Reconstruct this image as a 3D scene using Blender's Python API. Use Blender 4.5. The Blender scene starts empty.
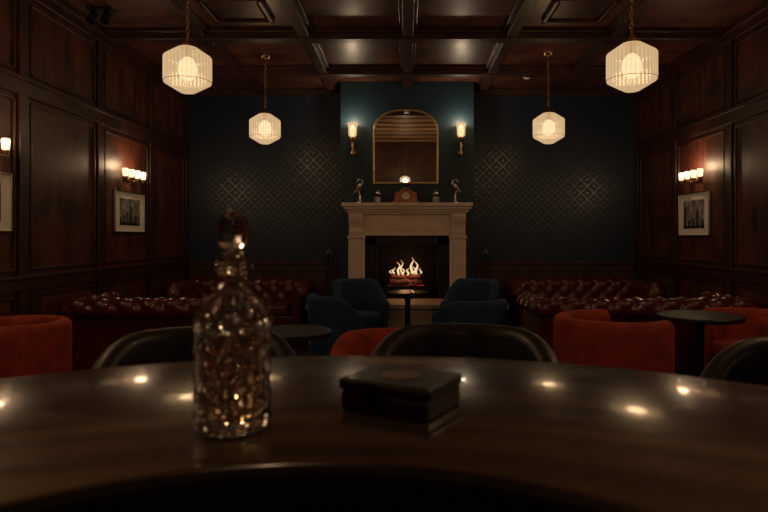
import bpy, bmesh, math, random
from mathutils import Vector, Matrix
random.seed(4)
S = bpy.context.scene
S.view_settings.view_transform = 'Standard'
PI = math.pi

# ------------------------------------------------------------------ materials
def new_mat(name):
    m = bpy.data.materials.new(name); m.use_nodes = True
    nt = m.node_tree
    return m, nt, nt.nodes['Principled BSDF']
def link(nt, a, b): nt.links.new(a, b)
def math_n(nt, op, a, b=None, c=None):
    n = nt.nodes.new('ShaderNodeMath'); n.operation = op
    for i, v in enumerate((a, b, c)):
        if v is None: continue
        if isinstance(v, (int, float)): n.inputs[i].default_value = v
        else: link(nt, v, n.inputs[i])
    return n.outputs[0]
def ramp(nt, fac, stops):
    r = nt.nodes.new('ShaderNodeValToRGB')
    cr = r.color_ramp
    while len(cr.elements) < len(stops): cr.elements.new(0.5)
    for e, (p, c) in zip(cr.elements, stops):
        e.position = p; e.color = (c[0], c[1], c[2], 1)
    link(nt, fac, r.inputs[0]); return r.outputs[0]
def bump(nt, b, h, strength=0.3, dist=0.01):
    n = nt.nodes.new('ShaderNodeBump'); n.inputs['Strength'].default_value = strength
    n.inputs['Distance'].default_value = dist
    link(nt, h, n.inputs['Height']); link(nt, n.outputs[0], b.inputs['Normal'])
def coords(nt, kind='pos', scale=(1, 1, 1)):
    mp = nt.nodes.new('ShaderNodeMapping'); mp.inputs['Scale'].default_value = scale
    if kind == 'pos':
        g = nt.nodes.new('ShaderNodeNewGeometry'); link(nt, g.outputs['Position'], mp.inputs['Vector'])
    else:
        g = nt.nodes.new('ShaderNodeTexCoord'); link(nt, g.outputs['Object'], mp.inputs['Vector'])
    return mp.outputs[0]
def noise(nt, vec, scale, detail=4, rough=.55, dist=0):
    n = nt.nodes.new('ShaderNodeTexNoise'); n.inputs['Scale'].default_value = scale
    n.inputs['Detail'].default_value = detail; n.inputs['Roughness'].default_value = rough
    n.inputs['Distortion'].default_value = dist
    link(nt, vec, n.inputs['Vector']); return n.outputs['Fac']
def simple(name, col, rough=.5, metal=0, nscale=30, var=.25, bmp=.1, coat=0, sheen=0, kind='obj'):
    m, nt, b = new_mat(name)
    v = coords(nt, kind)
    f = noise(nt, v, nscale)
    c0 = [x*(1-var) for x in col]; c1 = [min(1, x*(1+var)) for x in col]
    link(nt, ramp(nt, f, [(.3, c0), (.7, c1)]), b.inputs['Base Color'])
    b.inputs['Roughness'].default_value = rough; b.inputs['Metallic'].default_value = metal
    b.inputs['Coat Weight'].default_value = coat
    if sheen:
        b.inputs['Sheen Weight'].default_value = sheen
        b.inputs['Sheen Roughness'].default_value = .4
        b.inputs['Sheen Tint'].default_value = (min(1,col[0]*6), min(1,col[1]*6), min(1,col[2]*6), 1)
    if bmp: bump(nt, b, f, bmp, .004)
    return m
def wood(name, dark, light, scale, rough=.35, coat=.2, burl=2.0):
    m, nt, b = new_mat(name)
    v = coords(nt, 'pos', scale)
    f1 = noise(nt, v, 3, 8, .6, 1.2)
    v2 = coords(nt, 'pos')
    f2 = noise(nt, v2, burl, 5, .6, .8)
    f = math_n(nt, 'ADD', math_n(nt, 'MULTIPLY', f1, .5), math_n(nt, 'MULTIPLY', f2, .5))
    link(nt, ramp(nt, f, [(.36, dark), (.64, light)]), b.inputs['Base Color'])
    link(nt, math_n(nt, 'MULTIPLY_ADD', f1, .25, rough-.1), b.inputs['Roughness'])
    b.inputs['Coat Weight'].default_value = coat; b.inputs['Coat Roughness'].default_value = .25
    bump(nt, b, f1, .12, .004)
    return m
def emis(name, col, s):
    m, nt, b = new_mat(name)
    b.inputs['Base Color'].default_value = (*col, 1)
    b.inputs['Emission Color'].default_value = (*col, 1); b.inputs['Emission Strength'].default_value = s
    return m

M = {}
M['wood'] = wood('mahogany_panel', (.014,.0045,.0035), (.17,.046,.026), (2.5,2.5,.35), .45, .1, 2.4)
M['woodtrim'] = wood('mahogany_trim', (.018,.006,.0045), (.078,.024,.014), (4,4,.6), .40, .14)
M['ceil'] = wood('ceiling_wood', (.038,.012,.007), (.20,.064,.036), (.6,2.5,1), .38, .25, 3)
M['slat'] = wood('slat_wood', (.62,.33,.17), (.85,.54,.30), (.6,2.5,1), .5, .1, 3)
M['floor'] = wood('floor_wood', (.014,.008,.006), (.05,.025,.016), (3,.4,1), .35, .1)
M['bar'] = wood('bar_top_wood', (.038,.026,.022), (.085,.059,.049), (.8,4,1), .22, .6, 1.5)
M['bar'].node_tree.nodes['Principled BSDF'].inputs['Coat Roughness'].default_value = .09
M['clockwood'] = simple('clock_wood', (.45,.17,.07), .35, nscale=14)
M['black'] = simple('black_paint', (.010,.010,.010), .4)
M['blackleather'] = simple('black_leather', (.010,.009,.009), .42, nscale=60, bmp=.2, coat=.05)
M['ox'] = simple('oxblood_leather', (.10,.018,.014), .28, nscale=40, bmp=.15, coat=.4)
M['redvel'] = simple('rust_velvet', (.33,.036,.015), .75, nscale=10, var=.35, sheen=.5)
M['bluevel'] = simple('blue_velvet', (.014,.048,.115), .75, nscale=10, var=.3, sheen=.5)
M['stone'] = simple('mantel_stone', (.80,.68,.56), .6, nscale=7, var=.08, bmp=.1)
M['hearth'] = simple('hearth_stone', (.46,.36,.28), .6, nscale=7, var=.15)
M['slate'] = simple('black_slate', (.008,.008,.009), .35, nscale=5)
M['iron'] = simple('cast_iron', (.02,.018,.016), .5, metal=.6, nscale=30)
M['brass'] = simple('aged_brass', (.55,.36,.16), .28, metal=1, var=.1, bmp=0)
M['gold'] = simple('gilt_frame', (.62,.45,.22), .35, metal=1, var=.15)
M['emblem'] = simple('embossed_leather', (.16,.12,.08), .4, var=.1)
M['silver'] = simple('silver', (.65,.62,.58), .25, metal=1, var=.1, bmp=0)
M['white'] = simple('mat_board', (.90,.86,.78), .8, var=.04)
M['bluewall'] = simple('teal_paint', (.009,.032,.050), .5, nscale=3, var=.15, kind='pos', bmp=.03)
M['log'] = simple('charred_log', (.12,.045,.035), .9, nscale=20, var=.7, bmp=.6)
M['brick'] = simple('sooty_brick', (.008,.006,.005), .95, nscale=10, var=.4, bmp=.4)

def mat_wallpaper():
    m, nt, b = new_mat('embossed_wallpaper')
    g = nt.nodes.new('ShaderNodeNewGeometry'); sp = nt.nodes.new('ShaderNodeSeparateXYZ')
    link(nt, g.outputs['Position'], sp.inputs[0])
    s = .19
    u = math_n(nt, 'DIVIDE', sp.outputs[0], s); v = math_n(nt, 'DIVIDE', sp.outputs[2], s)
    def fr(x): return math_n(nt, 'ABSOLUTE', math_n(nt, 'SUBTRACT', math_n(nt, 'FRACT', x), .5))
    a = fr(math_n(nt, 'ADD', u, v)); c = fr(math_n(nt, 'SUBTRACT', u, v))
    mx = math_n(nt, 'MAXIMUM', a, c)
    line = math_n(nt, 'GREATER_THAN', mx, .40)
    d = math_n(nt, 'ADD', math_n(nt, 'MULTIPLY', a, a), math_n(nt, 'MULTIPLY', c, c))
    dot = math_n(nt, 'LESS_THAN', d, .03)
    ring = math_n(nt, 'MULTIPLY', math_n(nt, 'GREATER_THAN', d, .07), math_n(nt, 'LESS_THAN', d, .11))
    p = math_n(nt, 'MAXIMUM', line, math_n(nt, 'MAXIMUM', dot, math_n(nt, 'MULTIPLY', ring, .6)))
    link(nt, ramp(nt, p, [(0, (.011,.022,.043)), (1, (.021,.041,.072))]), b.inputs['Base Color'])
    link(nt, math_n(nt, 'MULTIPLY_ADD', p, -.2, .50), b.inputs['Roughness'])
    bump(nt, b, p, .6, .005)
    return m
M['paper'] = mat_wallpaper()

def mat_ribglass():
    m, nt, b = new_mat('ribbed_lit_glass')
    nt.nodes.remove(b); out = nt.nodes['Material Output']
    tc = nt.nodes.new('ShaderNodeTexCoord'); sp = nt.nodes.new('ShaderNodeSeparateXYZ')
    link(nt, tc.outputs['Object'], sp.inputs[0])
    ang = math_n(nt, 'ARCTAN2', sp.outputs[1], sp.outputs[0])
    st = math_n(nt, 'MULTIPLY_ADD', math_n(nt, 'SINE', math_n(nt, 'MULTIPLY', ang, 36)), .5, .5)
    col = ramp(nt, st, [(0, (.80,.50,.24)), (1, (1.0,.74,.44))])
    e = nt.nodes.new('ShaderNodeEmission'); link(nt, col, e.inputs[0]); e.inputs[1].default_value = .88
    t = nt.nodes.new('ShaderNodeBsdfTransparent'); t.inputs[0].default_value = (1,.92,.8,1)
    gl = nt.nodes.new('ShaderNodeBsdfGlossy'); gl.inputs['Roughness'].default_value = .2
    mx = nt.nodes.new('ShaderNodeMixShader'); mx.inputs[0].default_value = .58
    link(nt, t.outputs[0], mx.inputs[1]); link(nt, e.outputs[0], mx.inputs[2])
    mx2 = nt.nodes.new('ShaderNodeMixShader'); mx2.inputs[0].default_value = .05
    link(nt, mx.outputs[0], mx2.inputs[1]); link(nt, gl.outputs[0], mx2.inputs[2])
    link(nt, mx2.outputs[0], out.inputs[0]); return m
M['rib'] = mat_ribglass()
def mat_softbulb():
    m, nt, b = new_mat('frosted_bulb')
    nt.nodes.remove(b); out = nt.nodes['Material Output']
    e = nt.nodes.new('ShaderNodeEmission'); e.inputs[0].default_value = (1,.80,.52,1); e.inputs[1].default_value = 2.2
    t = nt.nodes.new('ShaderNodeBsdfTransparent')
    mx = nt.nodes.new('ShaderNodeMixShader'); mx.inputs[0].default_value = .4
    link(nt, t.outputs[0], mx.inputs[1]); link(nt, e.outputs[0], mx.inputs[2]); link(nt, mx.outputs[0], out.inputs[0])
    return m
M['bulb'] = mat_softbulb()
M['cup'] = emis('frosted_lit_cup', (1,.74,.46), 1.5)

def mat_glass(name, col, ior=1.5, rough=0.0):
    m, nt, b = new_mat(name)
    b.inputs['Base Color'].default_value = (*col, 1); b.inputs['Transmission Weight'].default_value = 1
    b.inputs['Roughness'].default_value = rough; b.inputs['IOR'].default_value = ior
    return m
M['crystal'] = mat_glass('cut_crystal', (1,.99,.98), 1.54)
M['whisky'] = mat_glass('whisky', (.95,.70,.46), 1.34)
M['cansglass'] = mat_glass('jar_glass', (.8,.85,.85), 1.3, .1)
mm, nt, b = new_mat('mirror_silver'); b.inputs['Metallic'].default_value = 1
b.inputs['Roughness'].default_value = .01; b.inputs['Base Color'].default_value = (.95,.94,.91,1); M['mirror'] = mm

def mat_flame():
    m, nt, b = new_mat('flame')
    tc = nt.nodes.new('ShaderNodeTexCoord'); sp = nt.nodes.new('ShaderNodeSeparateXYZ')
    link(nt, tc.outputs['Generated'], sp.inputs[0])
    c = ramp(nt, sp.outputs[2], [(0, (1,.45,.15)), (.25, (1,.76,.46)), (.7, (1,.66,.34)), (1, (.9,.28,.06))])
    link(nt, c, b.inputs['Emission Color']); b.inputs['Emission Strength'].default_value = .95
    b.inputs['Base Color'].default_value = (0,0,0,1); return m
M['flame'] = mat_flame()
M['ember'] = emis('ember', (1,.10,.03), .18)
def mat_print():
    m, nt, b = new_mat('street_photo_print')
    v = coords(nt, 'obj', (1, 9, 4)); f = noise(nt, v, 2.5, 6, .7)
    link(nt, ramp(nt, f, [(.35, (.06,.06,.06)), (.5, (.22,.21,.19)), (.65, (.6,.57,.5))]), b.inputs['Base Color'])
    b.inputs['Roughness'].default_value = .3; return m
M['print'] = mat_print()
M['ink'] = simple('print_ink', (.05,.05,.048), .5, nscale=60, var=.5)

# ------------------------------------------------------------------ mesh helpers
def obj(name, verts, faces, mat, parent=None, smooth=False, loc=(0,0,0), rot=(0,0,0), fix=True, auto=None):
    me = bpy.data.meshes.new(name)
    me.from_pydata([tuple(v) for v in verts], [], faces); me.update()
    if fix:
        bm = bmesh.new(); bm.from_mesh(me)
        bmesh.ops.remove_doubles(bm, verts=bm.verts, dist=1e-5)
        bmesh.ops.recalc_face_normals(bm, faces=bm.faces); bm.to_mesh(me); bm.free()
    o = bpy.data.objects.new(name, me); S.collection.objects.link(o)
    me.materials.append(mat)
    o.location = loc; o.rotation_euler = rot
    if parent: o.parent = parent
    if smooth:
        me.polygons.foreach_set('use_smooth', [True]*len(me.polygons))
        if auto:
            try: me.set_sharp_from_angle(angle=auto)
            except Exception: pass
    return o
def empty(name, loc=(0,0,0), rz=0):
    e = bpy.data.objects.new(name, None); S.collection.objects.link(e)
    e.location = loc; e.rotation_euler = (0,0,rz); e.empty_display_size = .1; return e
def bev(o, w=.01, n=2):
    m = o.modifiers.new('bevel', 'BEVEL'); m.width = w; m.segments = n; m.limit_method = 'ANGLE'
    return o
BF = [(0,1,3,2),(4,6,7,5),(0,4,5,1),(2,3,7,6),(0,2,6,4),(1,5,7,3)]
def boxes(name, bl, mat, parent=None, bevel=0, loc=(0,0,0), rot=(0,0,0), seg=2):
    """bl: list of (x0,x1,y0,y1,z0,z1)"""
    V, F = [], []
    for (x0,x1,y0,y1,z0,z1) in bl:
        n = len(V)
        V += [(x,y,z) for x in (x0,x1) for y in (y0,y1) for z in (z0,z1)]
        F += [tuple(n+i for i in f) for f in BF]
    me_o = obj(name, V, F, mat, parent, loc=loc, rot=rot, fix=False)
    bm = bmesh.new(); bm.from_mesh(me_o.data); bmesh.ops.recalc_face_normals(bm, faces=bm.faces)
    bm.to_mesh(me_o.data); bm.free()
    if bevel: bev(me_o, bevel, seg)
    return me_o
def lathe(name, prof, mat, parent=None, seg=32, loc=(0,0,0), rot=(0,0,0), rfn=None, smooth=True, auto=.7):
    V, F = [], []; n = len(prof)
    for j in range(seg):
        a = 2*PI*j/seg
        for (r, z) in prof:
            rr = r if rfn is None else rfn(r, z, a)
            V.append((rr*math.cos(a), rr*math.sin(a), z))
    for j in range(seg):
        k = (j+1) % seg
        for i in range(n-1):
            F.append((j*n+i, k*n+i, k*n+i+1, j*n+i+1))
    return obj(name, V, F, mat, parent, smooth, loc, rot, auto=auto)
def tube(name, pts, rad, mat, parent=None, seg=10, loc=(0,0,0), rot=(0,0,0)):
    pts = [Vector(p) for p in pts]
    rads = rad if isinstance(rad, (list, tuple)) else [rad]*len(pts)
    V, F = [], []
    up = Vector((0,0,1)); prev = None
    for i, p in enumerate(pts):
        t = (pts[min(i+1, len(pts)-1)] - pts[max(i-1, 0)]).normalized()
        if prev is None:
            x = t.cross(up) if abs(t.dot(up)) < .95 else t.cross(Vector((1,0,0)))
        else: x = prev - t*prev.dot(t)
        x.normalize(); prev = x; y = t.cross(x)
        for k in range(seg):
            a = 2*PI*k/seg
            V.append(p + (x*math.cos(a)+y*math.sin(a))*rads[i])
    for i in range(len(pts)-1):
        for k in range(seg):
            F.append((i*seg+k, i*seg+(k+1)%seg, (i+1)*seg+(k+1)%seg, (i+1)*seg+k))
    F.append(tuple(range(seg))); F.append(tuple((len(pts)-1)*seg+k for k in range(seg)))
    return obj(name, V, F, mat, parent, True, loc, rot, auto=.9)
def smooth_path(pts, n=6):
    P = [Vector(p) for p in pts]; out = []
    for i in range(len(P)-1):
        p0, p1, p2, p3 = P[max(i-1,0)], P[i], P[i+1], P[min(i+2,len(P)-1)]
        for k in range(n):
            t = k/n
            out.append(.5*((2*p1)+(-p0+p2)*t+(2*p0-5*p1+4*p2-p3)*t*t+(-p0+3*p1-3*p2+p3)*t**3))
    out.append(P[-1]); return out
def light(name, loc, e, col=(1,.68,.40), r=.04, parent=None):
    l = bpy.data.lights.new(name, 'POINT'); l.energy = e; l.color = col; l.shadow_soft_size = r
    o = bpy.data.objects.new(name, l); S.collection.objects.link(o); o.location = loc
    if parent: o.parent = parent
    return o

# ------------------------------------------------------------------ room
XL, XR, YB, YF, H = -3.18, 3.38, 8.70, -3.2, 3.5
CX = .03
boxes('floor', [(XL-.2, XR+.2, YF-.2, YB+.2, -.1, 0)], M['floor'])
boxes('ceiling', [(XL-.2, XR+.2, YF-.2, YB+.2, H, H+.1)], M['ceil'])
boxes('wall_left', [(XL-.2, XL, YF, YB, 0, H)], M['wood'])
boxes('wall_right', [(XR, XR+.2, YF, YB, 0, H)], M['wood'])
boxes('wall_back', [(XL-.2, XR+.2, YB, YB+.2, 0, H)], M['paper'])
boxes('wall_front', [(XL-.2, XR+.2, YF-.2, YF, 0, H)], M['wood'])

def wall_trim(name, x, sgn):
    bl = []
    def add(y0,y1,z0,z1,p, b0=0):
        xs = sorted((x+sgn*b0, x+sgn*p)); bl.append((xs[0], xs[1], y0, y1, z0, z1))
    ys = [YB-.05, 7.45, 6.2, 4.95, 3.7, 2.45, 1.2, -.05, -1.3, -2.55, YF+.04]
    for i, y in enumerate(ys):
        w = .06 if 0 < i < len(ys)-1 else .04
        add(y-w, y+w, 0.0, H-.1, .03)
    add(YF+.01, YB-.01, 2.52, 2.64, .038); add(YF+.01, YB-.01, 2.64, 2.67, .055)
    add(YF+.01, YB-.01, .90, 1.0, .038); add(YF+.01, YB-.01, 1.0, 1.03, .055)
    add(YF+.01, YB-.01, 0, .16, .045)
    add(YF+.01, YB-.01, H-.14, H-.004, .05); add(YF+.01, YB-.01, H-.07, H-.002, .10)
    for i in range(len(ys)-1):
        y1, y0 = ys[i]-.06, ys[i+1]+.06
        for (z0, z1) in ((1.03, 2.52), (2.67, H-.14), (.16, .90)):
            g, w, p = .035, .025, .02
            a, b_, c, d = y0+g, y1-g, z0+g, z1-g
            add(a, b_, c, c+w, p); add(a, b_, d-w, d, p); add(a, a+w, c, d, p); add(b_-w, b_, c, d, p)
    return boxes(name, bl, M['woodtrim'], bevel=.006)
wall_trim('trim_left', XL, 1); wall_trim('trim_right', XR, -1)
bl = []
for (x0, x1) in ((XL+.06, CX-.93), (CX+.93, XR-.06)):
    bl.append((x0, x1, YB-.03, YB, 0, .95)); bl.append((x0, x1, YB-.06, YB, .95, 1.0))
    bl.append((x0, x1, YB-.05, YB, 0, .16))
    n = 3; w = (x1-x0)/n
    for i in range(n):
        a, b_ = x0+i*w+.07, x0+(i+1)*w-.07
        bl += [(a,b_,YB-.045,YB-.02,.25,.28),(a,b_,YB-.045,YB-.02,.85,.88),(a,a+.03,YB-.045,YB-.02,.25,.88),(b_-.03,b_,YB-.045,YB-.02,.25,.88)]
    bl.append((x0, x1, YB-.06, YB, H-.09, H-.003))
boxes('trim_back', bl, M['woodtrim'], bevel=.005)
# ceiling coffers
bl = []
lx = [CX-2.14, CX-1.07, CX, CX+1.07, CX+2.14]
for x in lx:
    bl.append((x-.055, x+.055, 4.85, YB-.46 if x == CX else YB-.07, H-.085, H-.001))
    bl.append((x-.09, x+.09, 4.85, YB-.46 if x == CX else YB-.07, H-.035, H-.0015))
for y in (7.6, 6.25, 4.9):
    bl.append((XL+.1, XR-.1, y-.07, y+.07, H-.10, H-.002)); bl.append((XL+.1, XR-.1, y-.11, y+.11, H-.04, H-.0025))
boxes('trim_ceiling_beams', bl, M['woodtrim'], bevel=.006)
for i, sx in enumerate((-1, 1)):
    c = (CX+sx*1.605, 5.6)
    s = .29; w = .04
    boxes('ceiling_hatch', [(c[0]-s,c[0]+s,c[1]-s,c[1]-s+w,H-.05,H),(c[0]-s,c[0]+s,c[1]+s-w,c[1]+s,H-.05,H),
        (c[0]-s,c[0]-s+w,c[1]-s,c[1]+s,H-.05,H),(c[0]+s-w,c[0]+s,c[1]-s,c[1]+s,H-.05,H),
        (c[0]-s+.07,c[0]+s-.07,c[1]-s+.07,c[1]+s-.07,H-.02,H)], M['woodtrim'], bevel=.006)
# planked ceiling section over the bar end of the room, on a dark backing
boxes('trim_ceiling_backing', [(XL+.11, XR-.11, YF+.11, 4.76, H-.028, H-.003)], M['black'])
bl = []
y = 4.30; st_ = .80
while y > YF+.45:
    bl.append((XL+.12, XR-.12, y-st_*.27, y+st_*.27, H-.045, H-.028)); y -= st_; st_ *= 1.12
boxes('trim_ceiling_slats', bl, M['slat'], bevel=.004)

# chimney breast (box pieces around firebox)
YC = 8.25
bx0, bx1 = CX-.92, CX+.92
boxes('chimney_breast', [(bx0, CX-.45, YC, YB, 0, H-.001), (CX+.45, bx1, YC, YB, 0, H-.001),
    (CX-.45, CX+.45, YC, YB, 1.27, H-.001), (CX-.45, CX+.45, YC, YB, 0, .50)], M['bluewall'])
fp = empty('fireplace', (CX, YC, 0))
f = lambda n, bl, m, bv=0: boxes(n, bl, M[m], fp, bv)
f('firebox', [(-.449,.449,.40,.44,.50,1.27), (-.449,-.43,.005,.40,.50,1.27), (.43,.449,.005,.40,.50,1.27),(-.449,.449,.005,.44,.501,.515)], 'brick')
f('slate_slip', [(-.60,-.43,-.02,-.001,.50,1.37),(.43,.60,-.02,-.001,.50,1.37),(-.60,.60,-.02,-.001,1.24,1.37)], 'slate')
f('firebox_trim', [(-.445,-.42,-.03,-.005,.50,1.26),(.42,.445,-.03,-.005,.50,1.26),(-.445,.445,-.03,-.005,1.235,1.26)], 'iron', .004)
f('mantel_shelf', [(-.88,.88,-.28,-.001,1.76,1.81),(-.86,.86,-.25,-.001,1.725,1.76),(-.83,.83,-.21,-.001,1.69,1.725),(-.80,.80,-.18,-.001,1.66,1.69)], 'stone', .008)
f('frieze', [(-.78,.78,-.13,-.001,1.37,1.66)], 'stone', .006)
f('frieze_moulding', [(-.56,.56,-.145,-.12,1.37,1.40),(-.5,.5,-.14,-.12,1.60,1.615),(-.5,.5,-.14,-.12,1.45,1.465),(-.5,-.485,-.14,-.12,1.45,1.615),(.485,.5,-.14,-.12,1.45,1.615)], 'stone', .005)
for s in (-1, 1):
    x0, x1 = sorted((s*.80, s*.585))
    f('pilaster_%d' % (s+2), [(x0,x1,-.14,-.001,.62,1.36),(x0-.015,x1+.015,-.16,-.001,.50,.62),(x0-.012,x1+.012,-.165,-.001,1.33,1.37),
        (x0+.04,x1-.04,-.15,-.13,.68,1.28)], 'stone', .008)
    prof = [(-.02,1.37),(-.15,1.37),(-.165,1.42),(-.16,1.47),(-.175,1.52),(-.205,1.57),(-.22,1.62),(-.215,1.66),(-.02,1.66)]
    V = [(x, py, pz) for x in (x0+.01, x1-.01) for (py, pz) in prof]; n = len(prof)
    F = [tuple(range(n)), tuple(range(n, 2*n))]+[(i, (i+1)%n, n+(i+1)%n, n+i) for i in range(n)]
    bev(obj('corbel_%d' % (s+2), V, F, M['stone'], fp), .008)
boxes('hearth', [(CX-1.25, CX+1.25, 7.55, YC-.001, 0, .44), (CX-1.28, CX+1.28, 7.51, YC-.001, .44, .499)], M['hearth'], bevel=.01)
# fire
fire = empty('log_fire', (CX-.02, YC+.16, .515))
bl = [(-.30+.06*i, -.285+.06*i, -.12, .12, .12, .135) for i in range(11)]
bl += [(-.31,.33,-.13,-.115,.06,.16),(-.31,.33,.105,.12,.06,.16),(-.30,-.28,-.12,-.10,0,.12),(.29,.31,-.12,-.10,0,.12),(-.30,-.28,.10,.12,0,.12),(.29,.31,.10,.12,0,.12)]
boxes('grate', bl, M['iron'], fire, .003)
boxes('ember_bed', [(-.25,.26,-.08,.08,.136,.16)], M['ember'], fire, .01)
def logm(n, p, ang, L, r, tilt=0):
    pts = [(-L/2+L*i/8, .01*math.sin(i*1.3), .008*math.sin(i*2)) for i in range(9)]
    tube(n, pts, [r*(1+.1*math.sin(i*2.1)) for i in range(9)], M['log'], fire, 10, p, (0, tilt, ang))
logm('log_1', (0,-.05,.20), .12, .46, .045); logm('log_2', (0,.06,.21), -.15, .44, .045)
logm('log_3', (-.08,0,.275), .5, .32, .036, .1); logm('log_4', (.1,0,.275), -.6, .30, .036, -.1)
for i, (x, y, h, w) in enumerate([(-.17,.0,.12,.012),(-.10,-.05,.20,.014),(-.035,.0,.13,.011),(.03,-.04,.11,.013),(.085,.02,.26,.016),(.15,-.03,.22,.015),(.21,0,.11,.010),(-.21,.03,.09,.009),(-.06,.04,.22,.010),(.12,.05,.14,.012)]):
    pts = [(x+.014*math.sin(k*.9+i*1.7)*k/5, y, .29+h*k/10) for k in range(11)]
    rad = [w*(math.sin(PI*min(1,(k/10)**.6*.98+.02))**.8)+.001 for k in range(11)]
    tube('flame_%d' % (i+1), pts, rad, M['flame'], fire, 8)
light('fire_glow', (0,-.12,.40), 2.2, (1,.45,.18), .08, fire)

# mirror (arched), hung on a wire so its top leans forward slightly
def arch(hw, z0, zs, bh, n=28, p=2.4):
    pts = [(-hw, z0), (hw, z0)]
    for i in range(n+1):
        a = PI*i/n
        ca, sa = math.cos(a), math.sin(a)
        pts.append((hw*math.copysign(abs(ca)**(2/p), ca), zs+bh*abs(sa)**(2/p)))
    return pts
TL = .042
mr = empty('arched_mirror', (CX-.02, YC-.003, 2.085)); mr.rotation_euler = (TL, 0, 0)
inn = arch(.425, .025, .695, .30); outp = arch(.45, .0, .695, .325); n = len(inn)
obj('glass', [(x,-.02,z) for x,z in inn], [tuple(range(n))], M['mirror'], mr, fix=False)
obj('backing', [(x,y,z) for y in (-.002,-.018) for x,z in inn], [tuple(range(n)), tuple(range(n,2*n))]+[(i,(i+1)%n,n+(i+1)%n,n+i) for i in range(n)], M['black'], mr)
V = [(x,y,z) for (pts,y) in ((inn,-.015),(inn,-.035),(outp,-.035),(outp,-.001)) for x,z in pts]
F = []
for k in range(4):
    for i in range(n): F.append((k*n+i, k*n+(i+1)%n, ((k+1)%4)*n+(i+1)%n, ((k+1)%4)*n+i))
bev(obj('frame', V, F, M['gold'], mr), .004)

# ------------------------------------------------------------------ breast sconces
M['torch'] = emis('lit_torch_bulb', (1,.82,.56), 3.0)
for x in (-.715, .765):
    e = empty('torch_sconce', (x, YC, 0))
    lathe('backplate', [(0,0),(.035,0),(.04,.008),(.03,.016),(0,.018)], M['brass'], e, 24, (0,-.001,2.52), (PI/2,0,0))
    tube('arm', smooth_path([(0,-.01,2.52),(0,-.06,2.47),(0,-.11,2.50),(0,-.11,2.58)]), .009, M['brass'], e)
    lathe('stem', [(0,2.44),(.006,2.45),(.012,2.50),(.009,2.55),(.02,2.60),(.016,2.63),(.03,2.66),(.045,2.70),(.045,2.71),(0,2.71)], M['brass'], e, 20, (0,-.11,0))
    lathe('glass_shade', [(.03,2.70),(.055,2.74),(.060,2.84),(.072,2.90),(.067,2.90),(.054,2.84),(.05,2.74),(.02,2.71)], M['rib'], e, 32, (0,-.11,0))
    lathe('bulb', [(0,2.715),(.018,2.72),(.035,2.76),(.040,2.81),(.028,2.86),(0,2.88)], M['torch'], e, 20, (0,-.11,0))
    light('sconce_light', (0,-.17,2.92), 6, (1,.76,.50), .04, e)

# ------------------------------------------------------------------ pendants
def pendant(x, y, z, w=.36, e=12):
    p = empty('pendant_lamp', (x, y, z)); R = w/2
    prof = [(R*.30,R*1.0),(R*.40,R*.97),(R*.97,R*.58),(R,R*.52),(R,-R*.50),(R*.96,-R*.58),(R*.30,-R*.98),(0.001,-R*1.02)]
    P = []
    for i in range(len(prof)-1):
        for k in range(4):
            t = k/4; P.append((prof[i][0]*(1-t)+prof[i+1][0]*t, prof[i][1]*(1-t)+prof[i+1][1]*t))
    P.append(prof[-1])
    lathe('ribbed_glass', P, M['rib'], p, 180, rfn=lambda r,zz,a: r*(1+.012*math.cos(a*36)), auto=None)
    lathe('cap', [(0,R*1.38),(.012,R*1.37),(.02,R*1.25),(.05,R*1.16),(R*.34,R*1.05),(R*.36,R*.97),(R*.28,R*.97),(0,R*.98)], M['brass'], p, 32)
    lathe('band', [(R*1.015,-R*.51),(R*1.025,-R*.51),(R*1.025,-R*.525),(R*1.0,-R*.525)], M['brass'], p, 48)
    lathe('bulb', [(0,.10),(.03,.095),(.055,.07),(.072,.025),(.075,-.01),(.062,-.05),(.035,-.075),(0,-.082)], M['bulb'], p, 24)
    lathe('socket', [(0,R*.98),(.02,R*.98),(.02,.102),(0,.102)], M['brass'], p, 16)
    V, F = [], []
    z0 = R*1.36; top = H-z-.03
    k = 0; zz = z0
    Lk = .042
    while zz < top:
        nn = 10; n2 = 5
        for i in range(nn):
            a = 2*PI*i/nn
            cx_, cz = .012*math.cos(a), .027*math.sin(a)
            for j in range(n2):
                b_ = 2*PI*j/n2
                px = cx_+.0045*math.cos(b_)*math.cos(a); pz = cz+.0045*math.cos(b_)*math.sin(a); py = .0045*math.sin(b_)
                V.append((px, py, zz+.02+pz) if k % 2 else (py, px, zz+.02+pz))
        base = k*nn*n2
        for i in range(nn):
            for j in range(n2):
                F.append((base+i*n2+j, base+((i+1)%nn)*n2+j, base+((i+1)%nn)*n2+(j+1)%n2, base+i*n2+(j+1)%n2))
        k += 1; zz += Lk
    obj('chain', V, F, M['brass'], p, True, fix=True)
    lathe('canopy', [(0,H-z-.001),(.06,H-z-.001),(.055,H-z-.02),(.02,H-z-.045),(0,H-z-.05)], M['brass'], p, 24)
    light('pendant_light', (0,0,0), e, (1,.68,.40), .07, p)
pendant(-1.70, 4.67, 2.655); pendant(1.69, 4.45, 2.615, .36)
pendant(-1.665, 7.1, 2.635); pendant(1.68, 6.98, 2.62)
pendant(-1.68, 1.9, 2.64, e=50); pendant(1.68, 1.9, 2.64, e=50); pendant(0.0, -1.7, 2.22, .30, e=32)  # out-of-frame pendants added as warm fill; the last one shows in the mirror

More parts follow.
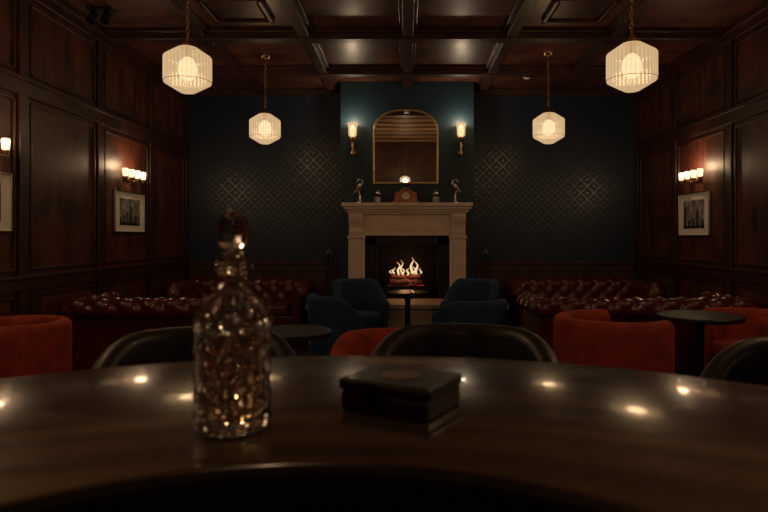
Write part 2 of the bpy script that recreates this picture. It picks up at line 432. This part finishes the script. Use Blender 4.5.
# ------------------------------------------------------------------ wall sconces & pictures
def wall_sconce(x, y, z, s):
    e = empty('wall_sconce', (x, y, z))
    boxes('backplate', [(min(s*.001,s*.02), max(s*.001,s*.02), -.07,.07,-.05,.05)], M['brass'], e, .006)
    tube('arm', [(s*.015,0,-.02),(s*.06,0,-.035),(s*.10,0,-.05)], .009, M['brass'], e)
    boxes('bar', [(s*.10-.010,s*.10+.010,-.25,.25,-.060,-.047)], M['brass'], e, .004)
    for i, yy in enumerate((-.225, -.075, .075, .225)):
        lathe('cup_base_%d' % (i+1), [(0,-.05),(.020,-.045),(.026,-.02),(.026,-.01),(0,-.01)], M['brass'], e, 20, (s*.10, yy, 0))
        lathe('cup_glass_%d' % (i+1), [(0,-.01),(.020,-.01),(.027,.0),(.033,.065),(.028,.08),(0,.076)], M['cup'], e, 24, (s*.10, yy, 0))
    light('sconce_light', (s*.17,0,.14), 5, (1,.66,.38), .05, e)
for y in (6.80, 4.38, 2.2, -.6):
    wall_sconce(XL, y, 2.03, 1); wall_sconce(XR, y+.06 if y > 6 else y, 2.03, -1)
def picture(x, y, z0, z1, w, s):
    e = empty('framed_picture', (x+s*.004, y, (z0+z1)/2)); h = (z1-z0)/2; w /= 2
    def bx(n, a, c, d0, d1, m, bv=0):
        xs = sorted((s*d0, s*d1)); return boxes(n, [(xs[0],xs[1],-a,a,-c,c)], M[m], e, bv)
    t = .014; xs = sorted((0, s*.03))
    boxes('frame', [(xs[0],xs[1],-w,w,h-t,h),(xs[0],xs[1],-w,w,-h,-h+t),(xs[0],xs[1],-w,-w+t,-h,h),(xs[0],xs[1],w-t,w,-h,h)], M['silver'], e, .003)
    bx('mat_board', w-t, h-t, .002, .015, 'white')
    pw, ph = w*.66, h*.64
    bx('print', pw, ph, .016, .018, 'print')
    xs = sorted((s*.0181, s*.0186)); bl = [(xs[0],xs[1],-pw,pw,-ph,-ph+.03)]
    yy = -pw
    while yy < pw-.02:
        ww = random.uniform(.03,.07); hh = ph*random.uniform(-.5,.7); bl.append((xs[0],xs[1],yy,min(yy+ww,pw),-ph,hh)); yy += ww*1.9
    boxes('printed_buildings', bl, M['ink'], e)
picture(XL, 6.86, 1.40, 1.87, .74, 1); picture(XL, 4.42, 1.39, 1.86, .74, 1)
picture(XR, 6.95, 1.36, 1.87, .74, -1); picture(XR, 4.42, 1.39, 1.86, .74, -1)

# ------------------------------------------------------------------ mantel objects
MZ = 1.811; MY = YC-.14
ck = empty('mantel_clock', (CX-.02, MY, MZ))
pr = arch(.15, .02, .10, .07, 20, 2.2); n = len(pr)
V = [(x,y,z) for y in (-.05,.05) for x,z in pr]
bev(obj('case', V, [tuple(range(n)),tuple(range(n,2*n))]+[(i,(i+1)%n,n+(i+1)%n,n+i) for i in range(n)], M['clockwood'], ck), .005)
boxes('plinth', [(-.18,.18,-.065,.065,0,.025)], M['clockwood'], ck, .006)
lathe('dial', [(0,0),(.05,0),(.052,.006),(.045,.008),(0,.008)], M['white'], ck, 32, (0,-.05,.095), (PI/2,0,0))
lathe('bezel', [(.048,0),(.058,0),(.056,.012),(.048,.010)], M['brass'], ck, 32, (0,-.05,.095), (PI/2,0,0))
boxes('hands', [(-.002,.002,-.064,-.060,.095,.130),(0,.025,-.064,-.060,.093,.097)], M['black'], ck)
tube('finial', smooth_path([(-.07,0,.165),(-.03,0,.20),(0,0,.19),(.03,0,.205),(.07,0,.165)]), .008, M['brass'], ck)
for x in (-.40, .39):
    e = empty('glass_jar', (CX+x, MY, MZ))
    lathe('jar', [(0,0),(.05,0),(.055,.01),(.055,.11),(.045,.125),(.04,.125),(.048,.105),(.048,.012),(0,.01)], M['cansglass'], e, 28)
    lathe('lid', [(0,.126),(.05,.126),(.05,.14),(.03,.15),(.012,.155),(.016,.17),(.01,.18),(0,.182)], M['silver'], e, 28)
    lathe('contents', [(0,.013),(.045,.013),(.045,.08),(0,.085)], M['white'], e, 20)
for x, s in ((-.65, 1), (.66, -1)):
    e = empty('bird_figurine', (CX+x, MY-.02, MZ))
    lathe('base', [(0,0),(.045,0),(.045,.015),(.03,.025),(0,.028)], M['silver'], e, 24)
    pts = smooth_path([(0,0,.02),(s*.006,0,.10),(-s*.005,0,.15),(-s*.02,0,.19),(s*.01,0,.23),(s*.05,0,.26),(s*.03,0,.31),(s*.005,0,.315),(-s*.02,0,.30),(-s*.04,0,.27)], 5)
    n = len(pts); rr = []
    for i in range(n):
        t = i/(n-1); rr.append(.009 + .026*math.exp(-((t-.42)/.10)**2) + .009*math.exp(-((t-.80)/.05)**2) - (.004 if t > .93 else 0))
    tube('bird', pts, rr, M['silver'], e, 10)
    tube('tail', [(-s*.01,0,.20),(-s*.05,0,.17),(-s*.075,0,.13)], [.02,.013,.003], M['silver'], e, 8)
    tube('leg', [(s*.012,.0,.02),(s*.02,.0,.08),(s*.0,.0,.15)], .005, M['silver'], e, 8)

# fireplace tools
for sx in (-1, 1):
    e = empty('fire_tool_stand', (CX+sx*1.06, 8.05, .50))
    lathe('base', [(0,0),(.09,0),(.09,.012),(.03,.025),(0,.03)], M['iron'], e, 24)
    tube('post', [(0,0,.02),(0,0,.62)], .010, M['iron'], e)
    tube('handle', [(-.03,0,.63),(0,0,.68),(.03,0,.63)], .008, M['brass'], e)
    for k in range(3):
        a = 2*PI*k/3+.4; dx, dy = .055*math.cos(a), .055*math.sin(a)
        tube('hook_%d' % k, [(0,0,.56),(dx,dy,.56)], .005, M['iron'], e, 6)
        tube('tool_%d' % k, [(dx,dy,.05),(dx,dy,.60)], .006, M['iron'], e, 8)
        boxes('tool_head_%d' % k, [(dx-.03,dx+.03,dy-.008,dy+.008,.04,.14)], M['iron'], e, .005)

# ------------------------------------------------------------------ chesterfields
def tuft(u, v):
    a, b_ = (u+v)/2, (u-v)/2
    return math.sqrt(abs(math.sin(PI*a)*math.sin(PI*b_)))-.6
def roll_profile(top=.76):
    r = .095; cy, cz = .06, top-r; P = []
    for i in range(14): P.append((-.035+.0*i, .36+(cz-.36)*i/13, 1))
    for i in range(1, 27):
        a = PI-(PI*1.35)*i/26
        P.append((cy+r*math.cos(a), cz+r*math.sin(a), 1 if i < 24 else 0))
    P.append((.085, cz-.10, 0)); P.append((.085, .36, 0)); P.append((.085, .10, 0)); P.append((-.03,.10,0))
    return P
def sweep_tuft(name, L, parent, loc, rz, top=.76):
    P = roll_profile(top); n = len(P); N = max(8, int(L/.022)); V, F = [], []
    arc = [0]
    for i in range(1, n): arc.append(arc[-1]+math.dist(P[i][:2], P[i-1][:2]))
    nor = []
    for i in range(n):
        a, b_ = P[max(i-1,0)], P[min(i+1,n-1)]
        dy, dz = b_[0]-a[0], b_[1]-a[1]; l = math.hypot(dy, dz); nor.append((-dz/l, dy/l))
    for j in range(N+1):
        x = -L/2+L*j/N; e = min(1, min(x+L/2, L/2-x)/.05)
        for i in range(n):
            y, z, w = P[i]; d = .034*w*tuft(x/.11, arc[i]/.11) - .012*(1-e)**2
            V.append((x, y+nor[i][0]*d, z+nor[i][1]*d))
    for j in range(N):
        for i in range(n):
            k = (i+1) % n; F.append((j*n+i, (j+1)*n+i, (j+1)*n+k, j*n+k))
    F.append(tuple(range(n))); F.append(tuple(N*n+i for i in range(n)))
    o = obj(name, V, F, M['ox'], parent, True, loc, (0,0,rz), auto=1.2)
    BV, BF_ = [], []
    for ju in range(-int(L/.11)//2*2-2, int(L/.11)+2):
        x = ju*.11
        if abs(x) > L/2-.03: continue
        for jv in range(1, 6):
            if (ju+jv) % 2: continue
            s = jv*.11
            for i in range(n-1):
                if arc[i] <= s < arc[i+1] and P[i][2] == 1:
                    c = (x, P[i][0]-nor[i][0]*.008, P[i][1]-nor[i][1]*.008); b0 = len(BV); q = .009
                    BV += [(c[0]+q,c[1],c[2]),(c[0]-q,c[1],c[2]),(c[0],c[1]+q,c[2]),(c[0],c[1]-q,c[2]),(c[0],c[1],c[2]+q),(c[0],c[1],c[2]-q)]
                    BF_ += [tuple(b0+t for t in f_) for f_ in ((0,2,4),(2,1,4),(1,3,4),(3,0,4),(2,0,5),(1,2,5),(3,1,5),(0,3,5))]
    if BV: obj(name+'_buttons', BV, BF_, M['ox'], parent, True, loc, (0,0,rz))
def chesterfield(cx_, cy_, L, rz, top=.76):
    e = empty('chesterfield_sofa', (cx_, cy_, 0), rz)
    boxes('base', [(-L/2+.06,L/2-.06,-.38,.36,.10,.32)], M['ox'], e, .02)
    nc = 2 if L < 1.7 else 3; w = (L-.38)/nc
    boxes('seat_cushions', [(-L/2+.19+i*w+.004, -L/2+.19+(i+1)*w-.004, -.40, .27, .322, .46) for i in range(nc)], M['ox'], e, .035, seg=4)
    sweep_tuft('tufted_back', L-.02, e, (0,.33,0), 0, top)
    sweep_tuft('arm_1', .72, e, (-L/2+.11,-.08,0), PI/2, top-.01)
    sweep_tuft('arm_2', .72, e, (L/2-.11,-.08,0), -PI/2, top-.01)
    for i, (x, y) in enumerate(((-L/2+.1,-.33),(L/2-.1,-.33),(-L/2+.1,.30),(L/2-.1,.30))):
        lathe('foot_%d' % (i+1), [(0,0),(.02,0),(.03,.04),(.034,.10),(0,.10)], M['black'], e, 16, (x,y,0))
chesterfield(-2.20, 8.16, 1.74, 0); chesterfield(2.38, 8.16, 1.86, 0)
chesterfield(-2.34, 5.86, 1.54, PI, .79); chesterfield(2.26, 5.98, 2.04, PI, .78)

# ------------------------------------------------------------------ tub chairs, stools
def shell(name, R, t, z0, ztf, A, mat, parent, flare=0, n=56, loc=(0,0,0)):
    V, F = [], []; m = 0
    for i in range(n+1):
        a = -A+2*A*i/n
        arcd = min(a+A, A-a)*R; q = min(1, arcd/(t*.5)); sc = math.sqrt(max(.02, 1-(1-q)**2))
        zt = ztf(abs(a)/A) - .5*t*(1-sc); te = t*sc; rc = R-t/2
        pts = []
        for k in range(5): zz = z0+(zt-te/2-z0)*k/4; pts.append((te/2, zz))
        for k in range(1, 8): b_ = PI*k/8; pts.append((te/2*math.cos(b_), zt-te/2+te/2*math.sin(b_)))
        for k in range(5): zz = zt-te/2+(z0-zt+te/2)*k/4; pts.append((-te/2, zz))
        m = len(pts)
        for (dr, zz) in pts:
            r = rc+dr+flare*(zz-z0)
            V.append((r*math.sin(a), r*math.cos(a), zz))   # back is +Y local
    for i in range(n):
        for k in range(m): F.append((i*m+k, i*m+(k+1)%m, (i+1)*m+(k+1)%m, (i+1)*m+k))
    F.append(tuple(range(m))); F.append(tuple(n*m+k for k in range(m)))
    return obj(name, V, F, mat, parent, True, loc, auto=1.3)
def cushion(name, r, z0, z1, mat, e, y=0):
    b_ = (z1-z0)*.3
    P = [(0,z0),(r-b_,z0),(r-b_*.3,z0+b_*.3),(r,z0+b_),(r,z1-b_),(r-b_*.3,z1-b_*.3),(r-b_,z1),(r*.5,z1+.008),(0,z1+.012)]
    return lathe(name, P, mat, e, 40, (0,y,0), auto=None)
def tub_chair(x, y, face, mat, R=.43, back=.76, arm=.76, A=2.2, flare=0.0, t=.12):
    e = empty('tub_armchair', (x, y, 0), math.radians(face)+PI/2)
    sm = lambda q: 0 if q < .45 else (1 if q > .95 else (lambda k: k*k*(3-2*k))((q-.45)/.5))
    shell('curved_back', R, t, .10, lambda q: back-(back-arm)*sm(q), A, mat, e, flare)
    cushion('seat_base', R-t-.005, .10, .33, mat, e); cushion('seat_cushion', R-t-.008, .332, .46, mat, e, -.02)
    shell('piping', R+.004, .012, .10, lambda q: .125, A*.985, mat, e)
    for i, a in enumerate((.8, 2.34, 3.94, 5.48)):
        lathe('foot_%d' % (i+1), [(0,0),(.014,0),(.022,.10),(0,.10)], M['black'], e, 14, ((R-.10)*math.cos(a), (R-.10)*math.sin(a), 0))
tub_chair(1.57, 4.50, 20, M['redvel'], R=.44)
tub_chair(2.90, 5.05, 200, M['redvel'], R=.38, back=.72, arm=.72)
tub_chair(-2.765, 4.22, 205, M['redvel'], R=.36, t=.10)
tub_chair(-.10, 3.70, 265, M['redvel'], R=.37, back=.74, arm=.62)
B = M['bluevel']
tub_chair(-.66, 6.20, 35, B, R=.31, back=.76, arm=.58, A=1.95, flare=.08, t=.10)
tub_chair(-.50, 7.08, -55, B, R=.31, back=.84, arm=.58, A=1.9, flare=.08, t=.10)
tub_chair(.74, 7.05, 230, B, R=.32, back=.84, arm=.58, A=1.9, flare=.08, t=.10)
tub_chair(.66, 6.20, 115, B, R=.36, back=.72, arm=.58, A=1.95, flare=.08, t=.10)

def round_table(x, y, r, z):
    e = empty('round_table', (x, y, 0))
    lathe('top', [(0,z-.035),(r-.01,z-.035),(r,z-.028),(r,z-.006),(r-.006,z),(0,z)], M['black'], e, 48)
    lathe('pedestal', [(0,.03),(.05,.03),(.032,.08),(.03,z-.10),(.07,z-.036),(0,z-.036)], M['iron'], e, 24)
    lathe('foot', [(0,0),(r*.6,0),(r*.6,.015),(.06,.04),(0,.04)], M['iron'], e, 40)
round_table(2.33, 4.72, .32, .735)
round_table(-.80, 4.15, .29, .70); round_table(.03, 6.72, .24, .735)
e = empty('whisky_tumbler', (.09, 6.66, .7355))
lathe('glass', [(0,0),(.035,0),(.04,.09),(.036,.09),(.031,.012),(0,.012)], M['cansglass'], e, 24)

def bar_stool(x, y, ox, oy):
    d = math.atan2(y-oy, x-ox); e = empty('bar_stool', (x, y, 0), d-PI/2)
    sm = lambda q: 0 if q < .35 else ((q-.35)/.65)**2
    shell('backrest', .22, .05, .84, lambda q: 1.132-.13*sm(q), 1.75, M['blackleather'], e, .03)
    cushion('seat', .195, .72, .83, M['blackleather'], e)
    lathe('seat_ring', [(0,.70),(.185,.70),(.185,.72),(0,.72)], M['black'], e, 32)
    shell('back_support', .19, .02, .72, lambda q: .86, 1.5, M['black'], e)
    for i in range(4):
        a = PI/4+i*PI/2; c, s = math.cos(a), math.sin(a)
        tube('leg_%d' % (i+1), [(.15*c,.15*s,.705),(.21*c,.21*s,0)], [.016,.012], M['black'], e)
    ring = [(.195*math.cos(2*PI*k/24), .195*math.sin(2*PI*k/24), .25) for k in range(25)]
    tube('footrest', ring, .010, M['brass'], e, 8)
OX, OY = -.08, .2
bar_stool(.12, 1.31, OX, OY); bar_stool(-.44, 1.275, OX, OY); bar_stool(.775, 1.11, OX, OY)

# ------------------------------------------------------------------ curved bar
BZ = 1.117
bar = empty('curved_bar', (0,0,0))
def ringseg(name, prof, a0, a1, mat, n=120):
    V, F = [], []; m = len(prof)
    for i in range(n+1):
        a = a0+(a1-a0)*i/n
        for (r, z) in prof: V.append((OX+r*math.cos(a), OY+r*math.sin(a), z))
    for i in range(n):
        for k in range(m): F.append((i*m+k, i*m+(k+1)%m, (i+1)*m+(k+1)%m, (i+1)*m+k))
    F.append(tuple(range(m))); F.append(tuple(n*m+k for k in range(m)))
    return obj(name, V, F, mat, bar, True, auto=.6)
ri, ro, th = .42, 1.0, .05
P = []
for k in range(9):
    a = PI/2-PI*k/8; P.append((ro-th/2+th/2*math.cos(a), BZ-th/2+th/2*math.sin(a)))
P.append((ri+.03, BZ-th)); P.append((ri+.004, BZ-th)); P.append((ri, BZ-th+.004)); P.append((ri, BZ-.006)); P.append((ri+.002, BZ-.002)); P.append((ri+.006, BZ))
a0, a1 = math.radians(-25), math.radians(205)
ringseg('counter_top', P, a0, a1, M['bar'])
ringseg('inner_rail', [(ri-.012,BZ-.045),(ri-.001,BZ-.045),(ri-.001,BZ-.004),(ri-.006,BZ-.002),(ri-.012,BZ-.008)], a0, a1, M['blackleather'])
ringseg('cabinet', [(.50,.08),(.86,.08),(.86,BZ-th-.001),(.50,BZ-th-.001)], a0+.05, a1-.05, M['woodtrim'])
ringseg('plinth', [(.53,0),(.82,0),(.82,.08),(.53,.08)], a0+.06, a1-.06, M['black'])
for i in range(15):
    a = a0+.2+(a1-a0-.4)*i/14
    boxes('cabinet_fin_%d' % i, [(-.03,.0,-.02,.02,.10,BZ-th-.01)], M['woodtrim'], bar, .005, (OX+.885*math.cos(a), OY+.885*math.sin(a), 0), (0,0,a))
# ------------------------------------------------------------------ decanter
dc = empty('whisky_decanter', (-.212, .735, BZ+.0006), .3)
CV = .0135; Z0 = .012
def cut(r, z, a):
    if r > .040 and Z0 < z < .1275:
        w = min(1, (z-Z0)/.006, (.1275-z)/.006)
        u = a/(2*PI)*20; v = (z-Z0)/CV
        p = abs(((u+v) % 2)-1); q = abs(((u-v) % 2)-1)
        return r - .0052*w*(1-p)*.5 - .0052*w*(1-q)*.5
    if r > .018 and .135 < z < .172:
        return r*(1-.07*abs(math.sin(a*10)))
    return r
outer = [(0.0,0),(.041,0),(.0445,.004)]
k = 0
while Z0+k*CV/4 < .1285: outer.append((.0474, Z0+k*CV/4)); k += 1
outer += [(.0462,.134),(.043,.143),(.038,.151),(.031,.158),(.024,.164),(.019,.170),(.0165,.176),(.0162,.186),(.0185,.191),(.0225,.195),(.0225,.199),(.0185,.202),
          (.0125,.202),(.0115,.19),(.0115,.176),(.015,.168),(.024,.158),(.033,.150),(.0375,.140),(.0395,.130),(.0395,.022),(.037,.014),(0,.012)]
lathe('cut_glass_body', outer, M['crystal'], dc, 80, rfn=lambda r,z,a: cut(r,z,a) if r > .0415 or z > .13 and r > .02 else r, smooth=True, auto=.09)
lathe('whisky', [(0,.0135),(.0365,.0155),(.0388,.0235),(.0388,.118),(0,.118)], M['whisky'], dc, 48, auto=.6)
st = [(0,.180),(.008,.180),(.0095,.203),(.017,.2035),(.0195,.207),(.015,.211),(.0105,.214),(.0125,.219),(.0180,.226),(.0192,.236),(.0185,.248),(.0145,.257),(.008,.264),(0,.266)]
lathe('stopper', st, M['crystal'], dc, 9, smooth=False)
# ------------------------------------------------------------------ leather coaster box
cb = empty('leather_coaster_box', (-.005, .82, BZ+.0006), -.50)
boxes('box_base', [(-.066,.066,-.052,.052,0,.026)], M['blackleather'], cb, .004)
boxes('box_lid', [(-.069,.069,-.055,.055,.0262,.043)], M['blackleather'], cb, .006, seg=3)
lathe('embossed_emblem', [(0,.0431),(.012,.0431),(.012,.0438),(.022,.0438),(.022,.0431),(.028,.0431),(.028,.0439),(0,.0439)], M['emblem'], cb, 32)

# ceiling spotlights
e = empty('twin_spotlight', (-2.86, 5.62, H))
boxes('plate', [(-.12,.12,-.05,.05,-.02,-.001)], M['black'], e, .004)
for i, x in enumerate((-.06,.07)):
    tube('stem_%d' % i, [(x,0,-.015),(x,0,-.06)], .008, M['black'], e, 8)
    lathe('can_%d' % i, [(0,0),(.04,0),(.042,.10),(.036,.10),(.034,.06),(0,.06)], M['black'], e, 24, (x,.0,-.05), (PI*.85,.25,0))
e = empty('smoke_detector', (CX+1.60, 7.98, H-.0005))
lathe('body', [(0,0),(.05,0),(.05,-.02),(.035,-.035),(0,-.037)], M['white'], e, 28)

# ------------------------------------------------------------------ world & camera
w = bpy.data.worlds.new('World'); S.world = w; w.use_nodes = True
w.node_tree.nodes['Background'].inputs[0].default_value = (.02,.02,.025,1)
w.node_tree.nodes['Background'].inputs[1].default_value = .2
cam = bpy.data.cameras.new('camera'); co = bpy.data.objects.new('camera', cam); S.collection.objects.link(co)
co.location = (0,0,1.35); co.rotation_euler = (PI/2,0,0)
cam.sensor_width = 36; cam.lens = 597/768*36; cam.shift_x = -21/768; cam.shift_y = -19/768
cam.clip_start = .02; cam.dof.use_dof = True; cam.dof.focus_distance = 6.5; cam.dof.aperture_fstop = 5.0
S.camera = co
